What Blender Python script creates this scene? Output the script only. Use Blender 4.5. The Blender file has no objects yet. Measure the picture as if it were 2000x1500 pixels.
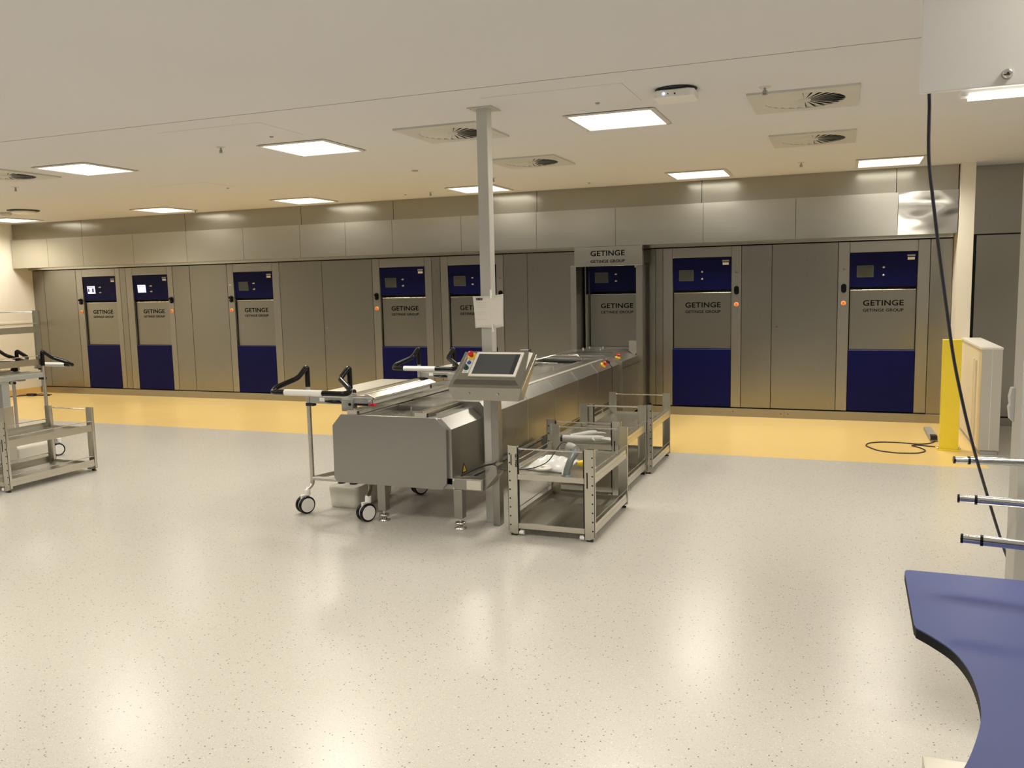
import bpy, bmesh, math, random
from mathutils import Vector, Matrix
random.seed(7)
C = bpy.context.scene.collection
PI = math.pi

# ------------------------------------------------------------------ camera, light, exposure
cam_d = bpy.data.cameras.new('camera'); cam = bpy.data.objects.new('camera', cam_d); C.objects.link(cam)
yaw, pitch, roll = 0.37290984, 0.11530244, -0.02146691
fw = Vector((-math.sin(yaw)*math.cos(pitch), math.cos(yaw)*math.cos(pitch), -math.sin(pitch)))
rt = Vector((math.cos(yaw), math.sin(yaw), 0)); up = rt.cross(fw)
r2 = rt*math.cos(roll) + up*math.sin(roll); u2 = -rt*math.sin(roll) + up*math.cos(roll)
R = Matrix((r2, u2, -fw)).transposed().to_4x4()
cam.matrix_world = Matrix.Translation((0, 0, 1.6)) @ R
cam_d.sensor_fit = 'HORIZONTAL'; cam_d.sensor_width = 36; cam_d.lens = 1660.15/2000*36
cam_d.clip_start = .05
bpy.context.scene.camera = cam
vs = bpy.context.scene.view_settings
vs.view_transform = 'Standard'; vs.look = 'None'; vs.gamma = 1; vs.use_curve_mapping = False
vs.exposure = 0.0
w = bpy.data.worlds.new('world'); bpy.context.scene.world = w; w.use_nodes = True
w.node_tree.nodes['Background'].inputs[0].default_value = (1, .93, .8, 1)
w.node_tree.nodes['Background'].inputs[1].default_value = 0.02

CH = 2.74          # ceiling height
LAMP_W = 27.0      # watts per ceiling fixture
LAMP_COL = (1.0, .935, .82)
LAMP_SPREAD = math.radians(150)
ROW2 = [-11.7, -8.77, -6.47, -4.03, -1.47, .39]
ROW1 = [-8.95, -6.47, -4.03, -1.5, 1.0]

# ------------------------------------------------------------------ materials
def mat(name, col, rough=.5, metal=0.0, emit=None, strength=0, spec=.5, coat=0, alpha=1, trans=0):
    m = bpy.data.materials.new(name); m.use_nodes = True
    b = m.node_tree.nodes['Principled BSDF']
    b.inputs['Base Color'].default_value = (*col, 1); b.inputs['Roughness'].default_value = rough
    b.inputs['Metallic'].default_value = metal; b.inputs['Specular IOR Level'].default_value = spec
    b.inputs['Coat Weight'].default_value = coat; b.inputs['Alpha'].default_value = alpha
    b.inputs['Transmission Weight'].default_value = trans
    if emit:
        b.inputs['Emission Color'].default_value = (*emit, 1); b.inputs['Emission Strength'].default_value = strength
    return m
def coords(m, scale, loc=(0, 0, 0), kind='Object'):
    nt = m.node_tree; tc = nt.nodes.new('ShaderNodeTexCoord'); mp = nt.nodes.new('ShaderNodeMapping')
    mp.inputs['Scale'].default_value = scale; mp.inputs['Location'].default_value = loc
    nt.links.new(tc.outputs[kind], mp.inputs[0]); return mp
def steel(name, col, rough, grain=(160, 160, 2), bump=0, var=.03, wav=0.0):
    m = mat(name, col, rough, 1.0); nt = m.node_tree; b = nt.nodes['Principled BSDF']
    mp = coords(m, grain); n = nt.nodes.new('ShaderNodeTexNoise'); n.inputs['Scale'].default_value = 4
    n.inputs['Detail'].default_value = 5; nt.links.new(mp.outputs[0], n.inputs[0])
    mr = nt.nodes.new('ShaderNodeMapRange'); mr.inputs['To Min'].default_value = rough-var/2; mr.inputs['To Max'].default_value = rough+var/2
    nt.links.new(n.outputs[0], mr.inputs[0]); nt.links.new(mr.outputs[0], b.inputs['Roughness'])
    bp = nt.nodes.new('ShaderNodeBump'); bp.inputs['Strength'].default_value = bump; bp.inputs['Distance'].default_value = .01
    if wav:
        mp2 = coords(m, (1.2, 1.2, 2.6)); n2 = nt.nodes.new('ShaderNodeTexNoise'); n2.inputs['Scale'].default_value = 1.5
        n2.inputs['Detail'].default_value = 1; nt.links.new(mp2.outputs[0], n2.inputs[0])
        bp2 = nt.nodes.new('ShaderNodeBump'); bp2.inputs['Strength'].default_value = wav; bp2.inputs['Distance'].default_value = .05
        nt.links.new(n2.outputs[0], bp2.inputs['Height']); nt.links.new(bp2.outputs[0], bp.inputs['Normal'])
    nt.links.new(bp.outputs[0], b.inputs['Normal']) if wav else None
    return m
def paint(name, col, rough=.5, amt=.04, scale=3, spec=.5):
    m = mat(name, col, rough, spec=spec); nt = m.node_tree; b = nt.nodes['Principled BSDF']
    mp = coords(m, (1, 1, 1)); n = nt.nodes.new('ShaderNodeTexNoise'); n.inputs['Scale'].default_value = scale; n.inputs['Detail'].default_value = 3
    nt.links.new(mp.outputs[0], n.inputs[0]); mx = nt.nodes.new('ShaderNodeMix'); mx.data_type = 'RGBA'
    mx.inputs[6].default_value = (*[c*(1-amt) for c in col], 1); mx.inputs[7].default_value = (*[min(1, c*(1+amt)) for c in col], 1)
    nt.links.new(n.outputs[0], mx.inputs[0]); nt.links.new(mx.outputs[2], b.inputs['Base Color'])
    return m

M = {}
M['panel'] = steel('brushed_steel_panel', (.335, .325, .29), .28, wav=.03)
M['soffit'] = steel('bulkhead_steel', (.58, .57, .52), .23, (3, 3, 90), wav=.03)
M['wavy'] = steel('wavy_bulkhead_steel', (.60, .59, .56), .12, (3, 3, 90), wav=.30)
M['upper'] = steel('upper_panel_steel', (.40, .385, .335), .20, (90, 90, 1.5), wav=.03)
M['stile'] = steel('frame_steel', (.38, .37, .34), .32)
M['box'] = steel('conveyor_steel', (.37, .365, .345), .32, (90, 90, 1.5), wav=.03)
M['tray'] = steel('tray_steel', (.68, .68, .65), .25, (60, 2, 60), wav=.06)
M['deck'] = steel('deck_steel', (.72, .70, .63), .42, (60, 2, 60))
M['rail'] = steel('rail_steel', (.78, .76, .69), .22, (60, 2, 60))
M['tube'] = steel('satin_tube_steel', (.62, .60, .55), .30)
M['chrome'] = mat('polished_steel', (.72, .71, .68), .16, 1.0)
M['rack'] = steel('rack_steel', (.66, .64, .57), .30)
M['bracket'] = paint('grey_bracket_paint', (.34, .34, .32), .45)
M['post'] = mat('satin_post_metal', (.60, .595, .56), .38, .45)
M['blue'] = paint('blue_gloss_panel', (.004, .005, .055), .35, .05, spec=.12)
M['blue_edge_highlight'] = paint('blue_edge_highlight', (.05, .06, .22), .3)  # lighter blue paints the highlight along the lower panel's top edge
M['dark'] = mat('dark_gap', (.008, .008, .007), .7)
M['black'] = paint('black_rubber', (.005, .005, .006), .2, spec=.3)
M['blackm'] = paint('black_matt_plastic', (.014, .014, .014), .5)
M['white'] = paint('white_plastic', (.84, .83, .80), .4)
M['wall'] = paint('cream_wall_paint', (.78, .73, .62), .55, .02)
M['ceil'] = paint('ceiling_paint', (.69, .69, .71), .75, .02, 1.2)
M['vent'] = paint('vent_white_metal', (.58, .575, .54), .5)
M['letter'] = mat('black_lettering', (.004, .004, .003), .8, spec=.05)
M['screen_off'] = mat('grey_display', (.055, .06, .05), .2)
M['screen_on'] = mat('lit_display', (.7, .7, .9), .3, emit=(.72, .72, 1.0), strength=1.1)
M['icon'] = mat('display_icon', (.15, .15, .4), .4)
M['orange'] = paint('orange_button', (.80, .16, .02), .35)
M['orange_ring'] = paint('pale_orange_ring', (.95, .50, .22), .4)
M['red'] = paint('red_button', (.60, .01, .015), .25)
M['yellow_p'] = paint('yellow_plastic', (.90, .62, .03), .4)
M['yellow'] = paint('yellow_post_paint', (.86, .68, .045), .38, .05)
M['green'] = paint('dark_green_button', (.01, .07, .06), .3)
M['bluebtn'] = paint('blue_button', (.03, .10, .35), .3)
M['tote'] = paint('translucent_white_plastic', (.72, .70, .62), .45)
M['desk'] = paint('blue_laminate', (.055, .072, .205), .45, .05, 5, spec=.35)
M['grey_wall'] = paint('grey_cladding', (.46, .45, .41), .45, .03)
M['grey_cab'] = paint('pale_grey_cabinet', (.50, .485, .44), .5, .03)
M['cap_top'] = paint('white_capping', (.80, .77, .69), .45)
M['paper'] = paint('paper', (.80, .77, .72), .7, .03, 20)
M['glove'] = paint('grey_rubber_glove', (.40, .40, .38), .6)
M['bag'] = mat('clear_bag', (.80, .80, .78), .15, 0, spec=.9, alpha=.75)
M['scanner'] = paint('grey_scanner_plastic', (.10, .12, .12), .4)
M['cable'] = mat('dark_cable', (.015, .016, .025), .4)
M['lamp'] = mat('lamp_diffuser', (.9, .9, .9), .5, emit=(1, .965, .88), strength=2.2)
M['glassy'] = mat('console_glass', (.06, .065, .07), .08, spec=.7)
M['skirt'] = paint('yellow_floor_vinyl_upstand', (.72, .47, .17), .4)

def floor_mat():
    m = mat('speckled_vinyl_floor', (.5, .5, .5), .27, spec=.5); nt = m.node_tree; b = nt.nodes['Principled BSDF']; L = nt.links
    tc = nt.nodes.new('ShaderNodeTexCoord'); sp = nt.nodes.new('ShaderNodeSeparateXYZ'); L.new(tc.outputs['Object'], sp.inputs[0])
    def mx(fac, a, bb):
        x = nt.nodes.new('ShaderNodeMix'); x.data_type = 'RGBA'
        if isinstance(fac, float): x.inputs[0].default_value = fac
        else: L.new(fac, x.inputs[0])
        for i, v in ((6, a), (7, bb)):
            if isinstance(v, tuple): x.inputs[i].default_value = (*v, 1)
            else: L.new(v, x.inputs[i])
        return x.outputs[2]
    def math_(op, a, v):
        x = nt.nodes.new('ShaderNodeMath'); x.operation = op; L.new(a, x.inputs[0])
        if isinstance(v, float): x.inputs[1].default_value = v
        else: L.new(v, x.inputs[1])
        return x.outputs[0]
    def specks(scale, thr, seed, size):
        v = nt.nodes.new('ShaderNodeTexVoronoi'); v.inputs['Scale'].default_value = scale
        mp = nt.nodes.new('ShaderNodeMapping'); mp.inputs['Location'].default_value = (seed, seed*2, seed)
        n = nt.nodes.new('ShaderNodeTexNoise'); n.inputs['Scale'].default_value = scale*1.3; L.new(tc.outputs['Object'], n.inputs[0])
        ad = nt.nodes.new('ShaderNodeMix'); ad.data_type = 'RGBA'; ad.blend_type = 'ADD'; ad.inputs[0].default_value = .35/scale
        L.new(tc.outputs['Object'], ad.inputs[6]); L.new(n.outputs['Color'], ad.inputs[7])
        L.new(ad.outputs[2], mp.inputs[0]); L.new(mp.outputs[0], v.inputs[0])
        s = nt.nodes.new('ShaderNodeSeparateColor'); L.new(v.outputs['Color'], s.inputs[0])
        a = math_('GREATER_THAN', s.outputs[0], thr); c = math_('LESS_THAN', v.outputs['Distance'], size)
        return math_('MULTIPLY', a, c)
    isy = math_('MULTIPLY', math_('GREATER_THAN', sp.outputs[1], 7.915), math_('LESS_THAN', sp.outputs[0], 1.16))
    n = nt.nodes.new('ShaderNodeTexNoise'); n.inputs['Scale'].default_value = 260; n.inputs['Detail'].default_value = 2; L.new(tc.outputs['Object'], n.inputs[0])
    g = mx(n.outputs[0], (.47, .45, .405), (.60, .575, .525))
    g = mx(specks(150., .72, 3.1, .32), g, (.40, .38, .34))
    g = mx(specks(130., .80, 13.7, .30), g, (.66, .64, .585))
    g = mx(specks(80., .90, 7.3, .25), g, (.16, .145, .125))
    y = mx(n.outputs[0], (.80, .57, .21), (.86, .63, .245))
    L.new(mx(isy, g, y), b.inputs['Base Color'])
    n2 = nt.nodes.new('ShaderNodeTexNoise'); n2.inputs['Scale'].default_value = 1.3; n2.inputs['Detail'].default_value = 4; L.new(tc.outputs['Object'], n2.inputs[0])
    mr = nt.nodes.new('ShaderNodeMapRange'); mr.inputs['To Min'].default_value = .22; mr.inputs['To Max'].default_value = .29
    L.new(n2.outputs[0], mr.inputs[0]); L.new(mr.outputs[0], b.inputs['Roughness'])
    return m
M['floor'] = floor_mat()

def mesh_grid_mat():
    # woven wire shelf: fine perforated look, real holes through alpha
    m = steel('wire_mesh_steel', (.50, .48, .42), .34); nt = m.node_tree; b = nt.nodes['Principled BSDF']; L = nt.links
    tc = nt.nodes.new('ShaderNodeTexCoord'); sp = nt.nodes.new('ShaderNodeSeparateXYZ'); L.new(tc.outputs['Object'], sp.inputs[0])
    outs = []
    for i in (0, 1):
        a = nt.nodes.new('ShaderNodeMath'); a.operation = 'MULTIPLY'; a.inputs[1].default_value = 125; L.new(sp.outputs[i], a.inputs[0])
        f = nt.nodes.new('ShaderNodeMath'); f.operation = 'FRACT'; L.new(a.outputs[0], f.inputs[0])
        c = nt.nodes.new('ShaderNodeMath'); c.operation = 'LESS_THAN'; c.inputs[1].default_value = .42; L.new(f.outputs[0], c.inputs[0]); outs.append(c.outputs[0])
    mxm = nt.nodes.new('ShaderNodeMath'); mxm.operation = 'MAXIMUM'; L.new(outs[0], mxm.inputs[0]); L.new(outs[1], mxm.inputs[1])
    L.new(mxm.outputs[0], b.inputs['Alpha']); return m
M['mesh'] = mesh_grid_mat(); M['mesh_side'] = M['rack']

# ------------------------------------------------------------------ mesh builder
class MB:
    def __init__(s): s.v = []; s.f = []; s.mi = []; s.sm = []
    def add(s, vs_, fs, mi=0, smooth=False, mx=None):
        o = len(s.v); s.v += [tuple(mx @ Vector(p)) if mx else tuple(p) for p in vs_]
        for f in fs: s.f.append([o+i for i in f]); s.mi.append(mi); s.sm.append(smooth)
        return s
    def box(s, x0, x1, y0, y1, z0, z1, mi=0, mx=None):
        vv = [(x, y, z) for z in (z0, z1) for y in (y0, y1) for x in (x0, x1)]
        return s.add(vv, [(0, 2, 3, 1), (4, 5, 7, 6), (0, 1, 5, 4), (2, 6, 7, 3), (0, 4, 6, 2), (1, 3, 7, 5)], mi, False, mx)
    def prism(s, prof, a0, a1, axis='x', mi=0, mx=None):
        # prof: list of (p,q); axis x -> (a,p,q); y -> (p,a,q); z -> (p,q,a)
        k = {'x': lambda a, p, q: (a, p, q), 'y': lambda a, p, q: (p, a, q), 'z': lambda a, p, q: (p, q, a)}[axis]
        n = len(prof); vv = [k(a0, *p) for p in prof] + [k(a1, *p) for p in prof]
        fs = [tuple(range(n))[::-1], tuple(range(n, 2*n))] + [(i, (i+1) % n, n+(i+1) % n, n+i) for i in range(n)]
        return s.add(vv, fs, mi, False, mx)
    def tube(s, pts, r, n=10, mi=0, bend=0, cap=True, mx=None):
        P = [Vector(p) for p in pts]
        if bend and len(P) > 2:
            Q = [P[0]]
            for i in range(1, len(P)-1):
                a, b, c = P[i-1], P[i], P[i+1]; d = min(bend, (a-b).length*.45, (c-b).length*.45)
                p0 = b+(a-b).normalized()*d; p2 = b+(c-b).normalized()*d
                for k in range(6):
                    t = k/5; Q.append(p0*(1-t)**2+b*2*t*(1-t)+p2*t*t)
            Q.append(P[-1]); P = Q
        rr = r if isinstance(r, (list, tuple)) else [r]*len(P)
        vv = []; T = []
        for i in range(len(P)):
            t = (P[min(i+1, len(P)-1)]-P[max(i-1, 0)]).normalized(); T.append(t)
        nrm = T[0].orthogonal().normalized()
        for i, p in enumerate(P):
            nrm = (nrm-T[i]*nrm.dot(T[i])).normalized(); bi = T[i].cross(nrm)
            for k in range(n):
                a = 2*PI*k/n; vv.append(p+(nrm*math.cos(a)+bi*math.sin(a))*rr[i])
        fs = [(i*n+k, i*n+(k+1) % n, (i+1)*n+(k+1) % n, (i+1)*n+k) for i in range(len(P)-1) for k in range(n)]
        s.add(vv, fs, mi, True, mx)
        if cap:
            m_ = len(P)-1; s.add(vv[:n], [tuple(range(n))[::-1]], mi, False, mx); s.add(vv[m_*n:], [tuple(range(n))], mi, False, mx)
        return s
    def cyl(s, c, ax, r, h, n=20, mi=0, mx=None):
        c = Vector(c); d = {'x': Vector((1, 0, 0)), 'y': Vector((0, 1, 0)), 'z': Vector((0, 0, 1))}[ax] if isinstance(ax, str) else Vector(ax).normalized()
        return s.tube([c-d*h/2, c+d*h/2], r, n, mi, mx=mx)
    def lathe(s, prof, n=24, mi=0, mx=None, smooth=True):
        vv = [(r*math.cos(2*PI*k/n), r*math.sin(2*PI*k/n), z) for r, z in prof for k in range(n)]
        fs = [(i*n+k, i*n+(k+1) % n, (i+1)*n+(k+1) % n, (i+1)*n+k) for i in range(len(prof)-1) for k in range(n)]
        s.add(vv, fs, mi, smooth, mx)
        return s
    def obj(s, name, mats, parent=None, loc=None, bevel=0):
        if not isinstance(mats, (list, tuple)): mats = [mats]
        me = bpy.data.meshes.new(name); me.from_pydata(s.v, [], s.f)
        for m_ in mats: me.materials.append(m_)
        me.polygons.foreach_set('material_index', s.mi); me.polygons.foreach_set('use_smooth', s.sm)
        bm = bmesh.new(); bm.from_mesh(me)
        bmesh.ops.recalc_face_normals(bm, faces=bm.faces)
        bm.to_mesh(me); bm.free(); me.update()
        o = bpy.data.objects.new(name, me); C.objects.link(o)
        if parent: o.parent = parent
        if loc: o.location = loc
        if bevel:
            b = o.modifiers.new('edge', 'BEVEL'); b.width = bevel; b.segments = 2; b.limit_method = 'ANGLE'; b.angle_limit = math.radians(50)
        return o
def B(*a, **k): return MB().box(*a, **k)
def thing(name, label, cat, loc=(0, 0, 0), rz=0, group=None):
    o = bpy.data.objects.new(name, None); C.objects.link(o); o.location = loc; o.rotation_euler = (0, 0, rz); o.empty_display_size = .1
    return tag(o, label, cat, group)
def tag(o, label, cat, group=None):
    o['label'] = label; o['category'] = cat
    if group: o['group'] = group
    return o
def struct(o): o['kind'] = 'structure'; return o
def relabel(o, label, group=None):
    o['label'] = label
    if group: o['group'] = group
    return o
def dup(o, parent=None, top=True):
    c = o.copy(); C.objects.link(c)
    if parent: c.parent = parent
    for ch in [x for x in bpy.data.objects if x.parent == o]: dup(ch, c)
    return c
_txt = {}
def text_mesh(body, bold=.018):
    if body in _txt: return _txt[body]
    cu = bpy.data.curves.new('t', 'FONT'); cu.body = body; cu.size = 1; cu.offset = bold; cu.extrude = .01; cu.space_character = 1.06
    o = bpy.data.objects.new('t', cu); C.objects.link(o); bpy.context.view_layer.update()
    me = bpy.data.meshes.new_from_object(o.evaluated_get(bpy.context.evaluated_depsgraph_get()))
    bpy.data.objects.remove(o); bpy.data.curves.remove(cu)
    xs = [v.co.x for v in me.vertices]; ys = [v.co.y for v in me.vertices]
    x0, x1, y0, y1 = min(xs), max(xs), min(ys), max(ys)
    for v in me.vertices: v.co.x = (v.co.x-x0)/(x1-x0); v.co.y = (v.co.y-y0)/(y1-y0)
    _txt[body] = me; return me
def lettering(lines, mx):
    """one mesh; lines = (body, x0, x1, z0, z1) on the local plane y=0 facing -y"""
    vv, ff = [], []
    for body, x0, x1, z0, z1 in lines:
        me = text_mesh(body); o = len(vv)
        vv += [(x0+v.co.x*(x1-x0), -v.co.z*.1, z0+v.co.y*(z1-z0)) for v in me.vertices]
        ff += [[o+i for i in p.vertices] for p in me.polygons]
    m = MB(); m.add(vv, ff, 0, False, mx); return m

# ------------------------------------------------------------------ room shell
XL, YB = -12.45, 10.28
struct(B(XL-.6, 4.6, -4, 11, -.1, 0).obj('floor', M['floor']))
cl = MB(); cl.box(XL-.6, 4.6, -4, 11, CH, CH+.1, 0)
cl.box(XL-.6, .5, 4.672, 4.677, CH-.0012, CH+.001, 1)
for xs, x1_, yf, yb in ((-4.62, -3.74, 4.93, 5.45), (-2.1, -1.215, 4.93, 5.45), (-7.0, -6.25, 7.3, 7.8)):   # access panel joints
    cl.box(xs, x1_, yf, yf+.003, CH-.001, CH+.001, 2); cl.box(x1_-.003, x1_, yf, yb, CH-.001, CH+.001, 2)
struct(cl.obj('ceiling', [M['ceil'], paint('ceiling_joint', (.22, .21, .18), .8), paint('ceiling_joint_pale', (.5, .48, .43), .8)]))
wl = B(XL-.15, XL, -4, 11, 0, CH, 0); wl.box(XL-.001, XL+.012, -4, YB-.03, 1.16, 1.185, 0)
struct(wl.obj('wall_left', M['wall']))
struct(B(4.5, 4.6, -4, 11, 0, CH).obj('wall_right', M['wall']))
struct(B(XL-.6, 4.6, -4.1, -4, 0, CH).obj('wall_front', paint('darkened_far_wall', (.10, .10, .095), .6)))  # unseen wall coloured near black so the steel fronts reflect a dim room
struct(B(XL-.15, 4.6, 10.62, 10.75, 0, CH).obj('wall_back', M['dark']))
struct(B(XL, XL+.02, 7.93, YB-.03, 0, .10).obj('baseboard_left', M['skirt']))
# plinth under the machines
pl = MB(); ed = [XL+.02, -8.9, -5.4, -3.02]; 
for a, b in zip(ed[:-1], ed[1:]): pl.box(a, b-.002, 10.245, 10.36, 0, .098)
ed = [-2.25, -.62, 1.09]
for a, b in zip(ed[:-1], ed[1:]): pl.box(a, b-.002, 10.245, 10.36, 0, .098)
for x in (-.66, -.58, -1.2): pl.cyl((x, 10.244, .05 if x > -1 else .06), 'y', .006, .004, 8, 1)
struct(pl.obj('trim_1', [M['stile'], M['dark']]))
# steel bulkhead: front boards
sof = MB(); sx = [XL+.02, -11.65, -10.92, -9.91, -8.91, -7.90, -6.95, -6.23, -5.52, -4.53, -3.52, -2.53, -1.51, -.51, .51, 1.075]
for a, b in zip(sx[:-1], sx[1:]): sof.box(a, b-.004, 9.93, 9.95, 2.04, 2.483, 2 if a > .5 else 0); sof.box(a, b-.004, 9.95, 10.3, 2.463, 2.483, 0)
sof.box(XL+.02, 1.075, 9.952, 9.97, 2.04, 2.46, 1); sof.box(XL+.02, 1.075, 9.95, 10.3, 2.04, 2.06, 0)
sof.box(XL+.02, 1.07, 10.20, 10.30, 2.012, 2.04, 0)
struct(sof.obj('trim_2', [M['soffit'], M['dark'], M['wavy']]))
upp = MB(); ux = [XL+.02, -10.95, -8.94, -6.94, -5.51, -3.52, -1.53, .49, 1.075]
for a, b in zip(ux[:-1], ux[1:]): upp.box(a, b-.006, 9.97, 9.99, 2.46, CH, 0)
upp.box(XL+.02, 1.075, 9.992, 10.0, 2.46, CH, 1)
struct(upp.obj('trim_3', [M['upper'], M['dark']]))
struct(B(XL, 1.1, 10.345, 10.36, 1.995, 2.06).obj('trim_4', M['dark']))
# pillar and half wall on the right
pr_ = MB(); pr_.box(1.08, 1.215, 9.88, 10.6, 0, CH)
struct(pr_.obj('wall_pillar', M['wall']))
hw = MB(); hw.box(1.16, 1.31, 8.545, 9.95, .03, .945, 0); hw.box(1.145, 1.32, 8.53, 9.9, .945, .965, 1)
hw.box(1.155, 1.315, 8.52, 8.545, .04, .945, 2); hw.box(1.2335, 1.2365, 8.5185, 8.53, .04, .945, 1)
hw.box(1.165, 1.305, 8.53, 9.9, 0, .04, 3)
hw.cyl((1.156, 8.86, .45), 'z', .018, .75, 8, 4); hw.cyl((1.156, 9.0, .45), 'z', .012, .75, 8, 4)
struct(hw.obj('wall_low', [paint('cream_wall_warm', (.80, .71, .52), .5, .02), M['cap_top'], M['grey_wall'], M['bracket'], M['wall']], bevel=.002))
# steel cladding beyond the half wall
rp = MB(); rp.box(1.262, 2.0, 10.25, 10.27, 2.035, CH, 0); rp.box(1.29, 2.0, 10.25, 10.27, .10, 2.02, 0)
rp.box(1.215, 2.3, 10.272, 10.29, 0, CH, 1); rp.box(1.215, 2.3, 10.24, 10.27, 0, .085, 0); rp.box(1.22, 1.262, 10.255, 10.27, .1, CH, 2)
struct(rp.obj('wall_panel', [M['panel'], M['dark'], M['stile']]))
struct(B(2.0, 4.5, 10.24, 10.3, 0, CH).obj('wall_beyond', M['grey_cab']))

# ------------------------------------------------------------------ machines along the back wall
def service_panel(x0, x1, label, lock=False, group=None, z0=.108, z1=2.0):
    g = .003; m = B(x0+g, x1-g, YB, YB+.05, z0, z1)
    o = m.obj('service_cabinet', M['panel'], bevel=.002)
    tag(o, label, 'cabinet', group)
    if lock:
        l = MB(); l.cyl((x0+.06, YB-.004, 1.062), 'y', .011, .010, 14); l.cyl((x0+.06, YB-.010, 1.062), 'y', .005, .004, 8, 1)
        l.obj('lock', [M['chrome'], M['dark']], o)
    return o
service_panel(-12.45, -12.20, 'narrow steel panel in the far left corner against the cream wall')
service_panel(-12.20, -11.50, 'wide steel service door with small lock at the far left end', True)
service_panel(-10.58, -10.46, 'thin steel strip between the two leftmost washers with lit displays')
service_panel(-9.53, -9.20, 'narrow steel panel right of the washer with the plain white display')
service_panel(-9.20, -8.51, 'wide steel service door left of the third washer from the left', True)
service_panel(-7.58, -6.86, 'plain steel panel right of the third washer from the left')
service_panel(-6.86, -6.05, 'widest steel service door left of the fourth washer from the left', True)
service_panel(-5.14, -5.01, 'thin steel strip between the washers behind the white paper')
service_panel(-4.11, -3.78, 'narrow steel panel just right of the post with the paper')
service_panel(-3.78, -3.115, 'wide steel door directly left of the machine with overhead sign', True)
service_panel(-2.19, -2.13, 'slim dark steel strip right of the machine with overhead sign')
service_panel(-2.13, -2.04, 'steel strip left of the washer behind the grey racks')
service_panel(-1.12, -.78, 'narrow steel panel right of the washer near the grey racks')
service_panel(-.78, -.07, 'wide steel service door left of the rightmost washer', True)
service_panel(.86, 1.078, 'steel end panel beside the cream pillar behind the yellow post', z0=0.1)

HW = .685
def estop_face(m, x, y, z):   # orange button on the stile
    m.cyl((x, y-.008, z), 'y', .026, .016, 20, 0); m.cyl((x, y-.022, z), 'y', .016, .02, 16, 1)
def make_washer(name, label, side, disp, sl=.115, sr=.115):
    """origin at the left edge of the 0.685 m wide front opening, on the front plane"""
    t = thing(name, label, 'washing machine', (0, 0, 0), 0, 'washer disinfectors built into the steel wall')
    f = MB()
    f.box(-sl, -.004, 0, .05, .108, 2.0, 0); f.box(HW+.004, HW+sr, 0, .05, .108, 2.0, 0)
    f.box(-.001, HW+.001, 0, .05, 1.882, 2.0, 0)
    f.box(-.004, -.001, .02, .30, .108, 1.9, 0); f.box(HW+.001, HW+.004, .02, .30, .108, 1.9, 0)
    f.obj('frame', M['stile'], t, bevel=.0015)
    ch = B(0, HW, .10, .12, .10, 1.9).obj('chamber_front', M['dark'], t)
    # control panel, tilted so that its bottom edge is set back
    tilt = Matrix.Translation((0, .002, 1.876)) @ Matrix.Rotation(math.radians(4.3), 4, 'X')
    cp = MB(); cp.box(.002, HW-.002, 0, .03, -.375, 0, 0, tilt)
    cpo = cp.obj('control_panel', M['blue'], t, bevel=.002)
    s = MB(); s.box(.074, .246, -.003, .01, -.268, -.138, 1, tilt); s.box(.080, .240, -.0045, .01, -.262, -.144, 0, tilt)
    if disp == 'icons':
        for (a, b, c, d) in ((.09, .12, -.235, -.185), (.175, .215, -.24, -.18), (.09, .225, -.165, -.158)): s.box(a, b, -.0055, 0, c, d, 2, tilt)
    if disp == 'page':
        s.box(.085, .235, -.0055, 0, -.172, -.168, 2, tilt); s.box(.19, .235, -.0055, 0, -.255, -.25, 2, tilt)
    s.obj('display', [M['screen_off'] if disp == 'off' else M['screen_on'], M['blackm'] if disp != 'off' else mat('display_rim', (.09, .09, .08), .4), M['icon']], cpo)
    for z in (-.163, -.248):
        k = MB(); k.lathe([(0, .012), (.008, .012), (.010, .009), (.010, .004), (.015, .002), (.015, 0)], 18, 0, tilt @ Matrix.Translation((.347, 0, z)) @ Matrix.Rotation(PI/2, 4, 'X'))
        k.box(.334, .360, -.020, -.012, z-.004, z+.004, 0, tilt)
        k.obj('key_switch', M['chrome'], cpo)
    lb = MB(); lb.box(.585, .655, -.002, 0, -.088, -.060, 0, tilt); lb.box(.580, .660, -.0015, 0, -.05, -.032, 1, tilt)
    lb.obj('rating_label', [M['paper'], M['bracket']], cpo)
    # door
    dy = .035 if side != 'recess' else .03
    d = MB(); d.box(.010, HW-.006, dy, dy+.03, .803, 1.462, 0); d.box(.010, HW-.006, dy-.004, dy+.03, 1.462, 1.470, 1)
    do = d.obj('door', [M['panel'], M['rail']], t, bevel=.0015)
    lettering([('GETINGE', .146, .561, 1.291, 1.353), ('GETINGE GROUP', .146, .561, 1.225, 1.258)], Matrix.Translation((0, dy-.001, 0))).obj('lettering', M['letter'], do)
    lp = MB(); lp.box(.002, HW-.002, 0, .04, .11, .792, 0); lp.box(.002, HW-.002, 0, .04, .792, .797, 1)
    lp.obj('lower_panel', [M['blue'], M['blue_edge_highlight']], t, bevel=.002)
    if side in ('l', 'r'):
        x = -.058 if side == 'l' else HW+.062
        k = MB(); ov = [(x+.028*math.cos(a), 1.49+(.028*math.sin(a)+(.022 if math.sin(a) > 0 else -.022))) for a in [2*PI*i/24 for i in range(24)]]
        k.prism(ov, -.012, 0, 'y'); 
        k.cyl((x, -.028, 1.512), 'y', .017, .035, 16); k.cyl((x, -.020, 1.468), 'y', .019, .018, 16)
        k.box(x-.004, x+.004, -.052, -.02, 1.50, 1.53)
        k.obj('rotary_switch', M['black'], t)
        e = MB(); estop_face(e, x, 0, 1.325); e.obj('emergency_button', [M['orange_ring'], M['orange']], t)
        n = MB(); n.cyl((x-.006, -.004, 1.70), 'y', .010, .010, 14); n.cyl((x+.012, -.003, 1.695), 'y', .005, .006, 10); n.obj('indicator', M['chrome'], t)
    return t
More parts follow.
